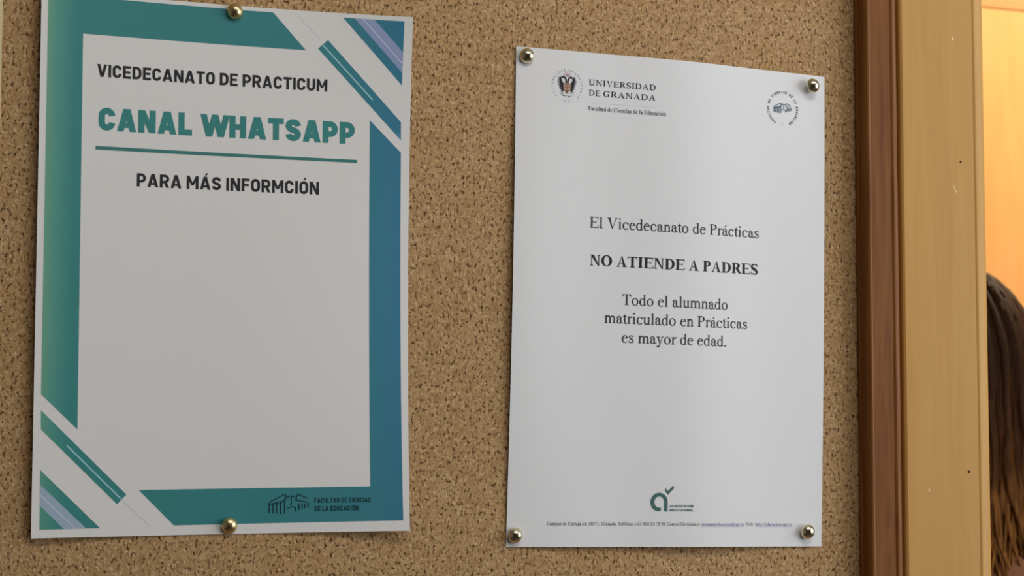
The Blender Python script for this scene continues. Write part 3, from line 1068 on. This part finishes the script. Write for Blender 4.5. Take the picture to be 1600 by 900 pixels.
# accreditation mark
G = lambda x, y: (91.0 + (x - 240) * .0288, 32.5 - (y - 295) * .02555)
mark = []
o = arc(435, 515, 195, 218, 0, 282, 30)
i_ = arc(440, 515, 110, 132, 0, 290, 30)
mark += [[G(o[k_][0], 1030 - o[k_][1]), G(o[k_ + 1][0], 1030 - o[k_ + 1][1]), G(i_[k_ + 1][0], 1030 - i_[k_ + 1][1]), G(i_[k_][0], 1030 - i_[k_][1])] for k_ in range(30)]
mark.append([G(548, 505), G(630, 505), G(630, 733), G(548, 733)])
mark.append([G(*p) for p in ((570, 160), (578, 190), (632, 252), (752, 122), (770, 188), (634, 342), (566, 250))])
print_on('letter_mark', SR, mark, MAT['green_logo'], notice, 0.1, 0, 'grey green rounded letter a with a tick over it')
print_on('mark_lettering', SR, fit_line(tiny, 'ACREDITACIÓN', 103.6, 119.2, 23.75, 1.55, 1) + fit_line(tiny, 'INSTITUCIONAL', 103.6, 119.4, 21.35, 1.55, 1), MAT['green_logo'], notice, 0.1, 0, 'two short lines of grey green capitals beside the letter mark')
print_on('footer_line', SR, fit_line(reg, 'Campus de Cartuja s/n 18071. Granada. Teléfono +34 958 24 79 94 Correo Electrónico:', 24.9, 123.8, 12.75, 2.0, 662), MAT['grey'], notice, 0.1, 0, 'tiny address line along the bottom')
print_on('footer_word', SR, fit_line(reg, 'Web:', 155.8, 161.3, 12.7, 2.0, 662), MAT['grey'], notice, 0.1, 0)
print_on('footer_link', SR, fit_line(reg, 'decanatoeducacion@ugr.es', 124.9, 154.6, 12.72, 2.0, 662) + fit_line(reg, 'http://educacion.ugr.es', 162.6, 188.7, 12.7, 2.0, 662) +
         [seg((124.9, 12.25), (154.6, 12.25), .14), seg((162.6, 12.22), (188.7, 12.22), .14)], MAT['blue'], notice, 0.1, 5.0, 'underlined blue addresses in the bottom line')

# third sheet whose edge just shows at the left
SS = Sheet(-230.3, 20.0, 0.0015, out_strip)
props(make_sheet('paper_sheet', SS, MAT['paper_cream'], nu=24, nv=30), 'cream sheet of paper cut off by the left edge of the picture', 'paper')


# ---------------------------------------------------------------- thumbtacks
def lathe(prof, n=28):
    bm = bmesh.new()
    rows = []
    for r, h in prof:
        if r < 1e-6:
            rows.append([bm.verts.new((0, 0, h * MM))])
        else:
            rows.append([bm.verts.new((r * MM * math.cos(2 * PI * i / n), r * MM * math.sin(2 * PI * i / n), h * MM)) for i in range(n)])
    for a, b in zip(rows, rows[1:]):
        for i in range(n):
            q = [a[i % len(a)], a[(i + 1) % len(a)], b[(i + 1) % len(b)], b[i % len(b)]]
            u_ = []
            for v in q:
                if v not in u_: u_.append(v)
            if len(u_) > 2:
                bm.faces.new(u_)
    return bm


DOME = [(0, 4.3), (0.9, 4.22), (1.8, 3.95), (2.7, 3.45), (3.5, 2.75), (4.15, 1.9), (4.55, 1.1), (4.7, 0.45), (4.65, 0.1), (4.3, 0.0), (4.0, 0.15), (3.2, 1.6), (0, 2.6)]
head_b = from_bm('tack_head', lathe(DOME), MAT['brass'], None, True)
pin_b = from_bm('tack_pin', lathe([(0, 3.0), (0.55, 3.0), (0.5, -3.0), (0.32, -5.5), (0, -7.5)], 10), MAT['steel'], None, True)
tack0 = empty('thumbtack', (0, 0, 0))
head_b.parent = tack0
pin_b.parent = tack0
head_n = head_b.data.copy()
head_n.materials.clear()
head_n.materials.append(MAT['nickel'])
C0 = (-100.47, -1008.86, 61.53)
TK = [(SL, 107.23, 293.98, 0.2, 'brass', 0, 0, 'brass dome thumbtack at the top centre of the teal bordered poster'),
      (SL, 107.54, 4.6, 0.2, 'brass', 8, 10, 'brass dome thumbtack at the bottom centre of the teal bordered poster'),
      (SR, 7.84, 292.36, 0.5, 'nickel', 6, -6, 'shiny dome thumbtack in the top left corner of the typed notice'),
      (SR, 202.66, 291.02, 3.2, 'nickel', -3, 14, 'tilted shiny dome thumbtack in the top right corner of the typed notice'),
      (SR, 6.35, 6.57, 0.8, 'nickel', 2, 8, 'shiny dome thumbtack in the bottom left corner of the typed notice'),
      (SR, 201.38, 9.0, 1.6, 'nickel', 8, -6, 'shiny dome thumbtack in the bottom right corner of the typed notice')]
for n_, (sh, u, v, lift, mt, tx, tz, lb) in enumerate(TK):
    if n_ == 0:
        t = tack0
    else:
        t = tack0.copy()
        COL.objects.link(t)
        for ch in (head_b, pin_b):
            c = ch.copy()
            COL.objects.link(c)
            c.parent = t
            if ch is head_b and mt == 'nickel':
                c.data = head_n
    p = sh.p(u, v, lift)
    d = -p.y / MM + 2.0           # dome middle stands this far off the cork
    p.x -= d * (p.x / MM - C0[0]) / 1008.86 * MM
    p.z -= d * (p.z / MM - C0[2]) / 1008.86 * MM
    t.location = p
    t.rotation_euler = (PI / 2 + math.radians(tx), 0, math.radians(tz))
    props(t, lb, 'thumbtack', 'thumbtacks holding the sheets')

# ---------------------------------------------------------------- person standing in the hall behind the doorway
HX, HY = 0.977, 0.60


def ev_mesh(o):
    dg = bpy.context.evaluated_depsgraph_get()
    dg.update()
    me = bpy.data.meshes.new_from_object(o.evaluated_get(dg))
    return me


def skin_mesh(nodes, edges, sub=2, root=0):
    me = bpy.data.meshes.new('tmp')
    me.from_pydata([n[:3] for n in nodes], edges, [])
    o = bpy.data.objects.new('tmp', me)
    COL.objects.link(o)
    md = o.modifiers.new('s', 'SKIN')
    md.use_smooth_shade = True
    for i, n in enumerate(nodes):
        r = n[3]
        me.skin_vertices[0].data[i].radius = (r, n[4] if len(n) > 4 else r)
        me.skin_vertices[0].data[i].use_root = (i == root)
    if sub:
        sb = o.modifiers.new('d', 'SUBSURF')
        sb.levels = sub
    r = ev_mesh(o)
    bpy.data.objects.remove(o)
    return r


def remesh(meshes, voxel):
    bm = bmesh.new()
    for m in meshes:
        bm.from_mesh(m)
    me = bpy.data.meshes.new('tmp')
    bm.to_mesh(me)
    bm.free()
    o = bpy.data.objects.new('tmp', me)
    COL.objects.link(o)
    md = o.modifiers.new('r', 'REMESH')
    md.mode = 'VOXEL'
    md.voxel_size = voxel
    md.use_smooth_shade = True
    sm = o.modifiers.new('s', 'SMOOTH')
    sm.factor, sm.iterations = 0.5, 3
    r = ev_mesh(o)
    bpy.data.objects.remove(o)
    return r


# body built facing +y, origin on the floor under the hips; head top at about 1.63
nodes = [(0, 0, 0.90, .145, .11), (0, 0, 1.00, .125, .095), (0, .005, 1.12, .125, .095), (0, 0, 1.24, .14, .10), (0, -.01, 1.31, .11, .08), (0, -.005, 1.36, .05, .05), (0, .01, 1.44, .047, .047)]
edges = [(i, i + 1) for i in range(6)]
for s in (-1, 1):
    b = len(nodes)
    nodes += [(s * .155, -.01, 1.285, .055), (s * .19, -.01, 1.20, .047), (s * .205, .0, 1.00, .038), (s * .205, .04, .88, .032), (s * .20, .085, .775, .024), (s * .198, .10, .72, .030, .018)]
    edges += [(4, b)] + [(b + i, b + i + 1) for i in range(5)]
    b = len(nodes)
    nodes += [(s * .088, 0, .84, .088), (s * .092, .005, .65, .07), (s * .095, .01, .47, .053), (s * .097, -.01, .30, .05), (s * .10, -.015, .09, .034), (s * .105, .05, .035, .034), (s * .112, .135, .022, .026)]
    edges += [(0, b)] + [(b + i, b + i + 1) for i in range(6)]
parts = [skin_mesh(nodes, edges)]
for s in (-1, 1):
    for i, (dy, ln) in enumerate(((.032, .066), (.011, .076), (-.010, .070), (-.030, .055))):
        bx, by, bz_ = s * .199, .098 + dy, .715
        parts.append(skin_mesh([(bx, by - dy * .2, bz_ + .02, .010), (bx, by, bz_ - .02, .0092), (bx - s * .004, by + .006, bz_ - .02 - ln * .5, .0086), (bx - s * .014, by + .010, bz_ - .02 - ln, .0075)], [(0, 1), (1, 2), (2, 3)], 1))
    parts.append(skin_mesh([(s * .196, .11, .745, .012), (s * .186, .142, .715, .011), (s * .178, .156, .682, .0088)], [(0, 1), (1, 2)], 1))
# head with brow, nose, lips, chin and ears
bm = bmesh.new()
bmesh.ops.create_uvsphere(bm, u_segments=48, v_segments=36, radius=1.0)
for v in bm.verts:
    x, y, z = v.co
    k_ = 1.0 - 0.22 * max(0, -z) ** 1.3
    X_, Y_, Z_ = x * .073 * k_, y * .094 * (1 - .10 * max(0, -z)) + (.012 * max(0, -z) if y > -.2 else 0), z * .113
    if y > 0.3:
        g = lambda a, b, sa, sb: math.exp(-((X_ - a) / sa) ** 2 - ((Z_ - b) / sb) ** 2)
        Y_ += .020 * g(0, -.026, .011, .014) + .010 * g(0, -.006, .009, .02) - .009 * (g(.031, .004, .016, .011) + g(-.031, .004, .016, .011))
        Y_ += .006 * (g(0, -.058, .020, .006) + g(0, -.069, .017, .006)) - .003 * g(0, -.0635, .022, .002) + .009 * g(0, -.093, .018, .014) + .004 * g(0, .026, .04, .008)
    v.co = (X_, Y_ + .02, Z_ + 1.53)
hm = bpy.data.meshes.new('tmp')
bm.to_mesh(hm)
bm.free()
parts.append(hm)
for s in (-1, 1):
    bm = bmesh.new()
    bmesh.ops.create_uvsphere(bm, u_segments=16, v_segments=12, radius=1.0, matrix=Matrix.Translation((s * .074, .008, 1.522)) @ Matrix.Diagonal((.009, .018, .031, 1)))
    em = bpy.data.meshes.new('tmp')
    bm.to_mesh(em)
    bm.free()
    parts.append(em)
body_me = remesh(parts, 0.006)
k = NT('skin')
v = k.coord('Object')
k.color(k.ramp(k.noise(v, 30, 3), [(0.3, srgb(196, 146, 118)), (0.7, srgb(212, 164, 136))]))
k.val('Roughness', 0.5)
k.val('Subsurface Weight', 0.1)
k.val('Subsurface Radius', (0.01, 0.004, 0.002))
body_me.materials.clear()
person = props(link('person', body_me, k.m), 'person with long brown hair seen from behind, half hidden by the door casing', 'person')
for p_ in person.data.polygons:
    p_.use_smooth = True
person.location = (HX, HY, FL)
person.scale = (0.992, 0.992, 0.992)
person.rotation_euler = (0, 0, math.radians(-35))

cloth = flat('knit_top', srgb(140, 96, 72), 0.85, 0.15, vary=0.15, scale=40)
denim = flat('dark_trousers', srgb(48, 50, 62), 0.85, 0.15, vary=0.15, scale=60)
shoe_m = flat('shoe_leather', srgb(40, 34, 30), 0.5, 0.4)


def garment(name, keep, off, mat):
    """cloth cut from the body's own surface, let out by off and given a hem"""
    bm = bmesh.new()
    bm.from_mesh(body_me)
    bm.normal_update()
    bmesh.ops.delete(bm, geom=[v for v in bm.verts if not keep(v.co)], context='VERTS')
    loose = sorted(bm.verts, key=lambda v: v.co.z)
    for _ in range(2):
        bmesh.ops.smooth_vert(bm, verts=loose, factor=0.4, use_axis_x=True, use_axis_y=True, use_axis_z=True)
    bm.normal_update()
    for v, n in [(v, v.normal.copy()) for v in bm.verts]:
        v.co += n * (off + 0.003 * math.sin(v.co.z * 70 + v.co.x * 25) * (1 if name == 'knit_top' else .3))
    me = bpy.data.meshes.new(name)
    bm.to_mesh(me)
    bm.free()
    me.materials.clear()
    for p in me.polygons:
        p.use_smooth = True
    o = link(name, me, mat, person)
    sd = o.modifiers.new('hem', 'SOLIDIFY')
    sd.thickness, sd.offset = 0.004, -1
    return o


garment('knit_top', lambda c: (c.z < 1.385 and c.z > 0.86 and abs(c.x) < .172) or (abs(c.x) >= .172 and .79 < c.z < 1.4), 0.017, cloth)
garment('trousers', lambda c: abs(c.x) < .172 and .055 < c.z < .93, 0.009, denim)
for s in (-1, 1):
    link('shoe', remesh([skin_mesh([(s * .10, -.045, .04, .038), (s * .102, .02, .045, .042), (s * .108, .10, .034, .036), (s * .114, .155, .028, .026)], [(0, 1), (1, 2), (2, 3)])], 0.006), shoe_m, person)
    bm = bmesh.new()
    bmesh.ops.create_uvsphere(bm, u_segments=16, v_segments=12, radius=.0115, matrix=Matrix.Translation((s * .031, .094, 1.534)))
    from_bm('eye', bm, flat('eye_white', srgb(235, 232, 228), 0.2, 0.5), person, True)
    bm = bmesh.new()
    bmesh.ops.create_uvsphere(bm, u_segments=16, v_segments=10, radius=.0055, matrix=Matrix.Translation((s * .031, .1030, 1.534)) @ Matrix.Diagonal((1, .5, 1, 1)))
    from_bm('iris', bm, flat('iris_brown', srgb(70, 44, 26), 0.2, 0.5), person, True)

# hair: a close cap with several hundred locks combed from the parting, golden light painted into the ends
k = NT('brown_hair')
tc = k.n('ShaderNodeTexCoord')
sp = k.n('ShaderNodeSeparateXYZ')
k.l(tc.outputs['Object'], sp.inputs[0])
mr = k.n('ShaderNodeMapRange')
mr.inputs[1].default_value, mr.inputs[2].default_value = 1.30, 1.66
k.l(sp.outputs[2], mr.inputs[0])
fall = k.ramp(mr.outputs[0], [(0.0, srgb(204, 148, 78)), (0.18, srgb(168, 114, 56)), (0.42, srgb(92, 56, 25)), (0.7, srgb(54, 31, 13)), (1.0, srgb(56, 33, 14))])
v = k.coord('Object', (60, 60, 3))
st = k.noise(v, 6, 3)
k.color(k.mix(k.ramp(st, [(0.35, (0.85, 0.85, 0.85, 1)), (0.62, (0, 0, 0, 1))]), fall, srgb(36, 20, 9)))
k.val('Roughness', 0.6)
k.val('Specular IOR Level', 0.10)
at = k.n('ShaderNodeAttribute', attribute_name='tone')
hair_c = k.b.inputs['Base Color'].links[0].from_socket
k.color(k.mix(at.outputs['Fac'], hair_c, k.mix(1.0, hair_c, (2.3, 2.0, 1.7, 1), 'MULTIPLY')))
hair_m = k.m
bm = bmesh.new()
rnd = random.Random(3)
HC = Vector((0, .015, 1.535))
RX, RY, RZ = .086, .106, .116


tone_l = bm.verts.layers.float.new('tone')


def lock(path, rad, seg_n=5, tone=0.0):
    rows = []
    for i, p in enumerate(path):
        a = path[max(i - 1, 0)]
        b = path[min(i + 1, len(path) - 1)]
        d = (b - a).normalized()
        e = d.cross(Vector((0.3, 0.2, 1)) if abs(d.z) < .95 else Vector((1, 0, 0))).normalized()
        f = d.cross(e)
        rows.append([bm.verts.new(p + (e * math.cos(2 * PI * j / seg_n) + f * math.sin(2 * PI * j / seg_n)) * rad[i]) for j in range(seg_n)])
    for r1, r2 in zip(rows, rows[1:]):
        for j in range(seg_n):
            bm.faces.new((r1[j], r1[(j + 1) % seg_n], r2[(j + 1) % seg_n], r2[j]))
    for r1 in rows:
        for v in r1:
            v[tone_l] = tone


for n_ in range(1000):
    az = rnd.uniform(-PI, PI)                       # 0 = +x, 90deg = face
    face = math.sin(az)
    if face > .62:
        continue
    lay = rnd.uniform(.97, 1.10)
    start = rnd.uniform(55, 88)
    stop = rnd.uniform(-18, 6)
    path = []
    for i in range(8):
        el = math.radians(start + (stop - start) * i / 7)
        path.append(HC + Vector((math.cos(az) * math.cos(el) * RX, math.sin(az) * math.cos(el) * RY, math.sin(el) * RZ)) * lay)
    last = path[-1]
    endz = rnd.uniform(1.315, 1.375)
    ph = rnd.uniform(0, 6.3)
    flare = rnd.uniform(.98, 1.10)
    m_ = 8
    for i in range(1, m_ + 1):
        t = i / m_
        wv = .007 * t * math.sin(ph + t * 7)
        zz = last.z + (endz - last.z) * t
        q = Vector((last.x * (1 + (flare - 1) * t + 0.16 * t * t) + wv, last.y + wv * .7 - .012 * t, zz))
        path.append(q)
    r_ = rnd.uniform(.003, .0062)
    rad = [r_ * (.6 + .4 * min(1, i / 4)) * (1 if i < len(path) - 5 else (len(path) - i) / 6) for i in range(len(path))]
    lock(path, rad, 5, max(0.0, min(1.0, 0.2 + 0.55 * math.sin(az * 5.0 + 3.07) + rnd.uniform(-.3, .3))))  # tone by angle paints a lit and a shaded side, plus random variation
cap = bmesh.ops.create_uvsphere(bm, u_segments=32, v_segments=24, radius=1.0, matrix=Matrix.Translation(HC) @ Matrix.Diagonal((RX * .985, RY * .985, RZ * .985, 1)))
kill = [v for v in cap['verts'] if (v.co.y > HC.y + .055 and v.co.z < HC.z + .055) or v.co.z < HC.z - .07]
bmesh.ops.delete(bm, geom=kill, context='VERTS')
from_bm('hair', bm, hair_m, person, True)['label'] = 'long brown hair with golden light painted into its ends'
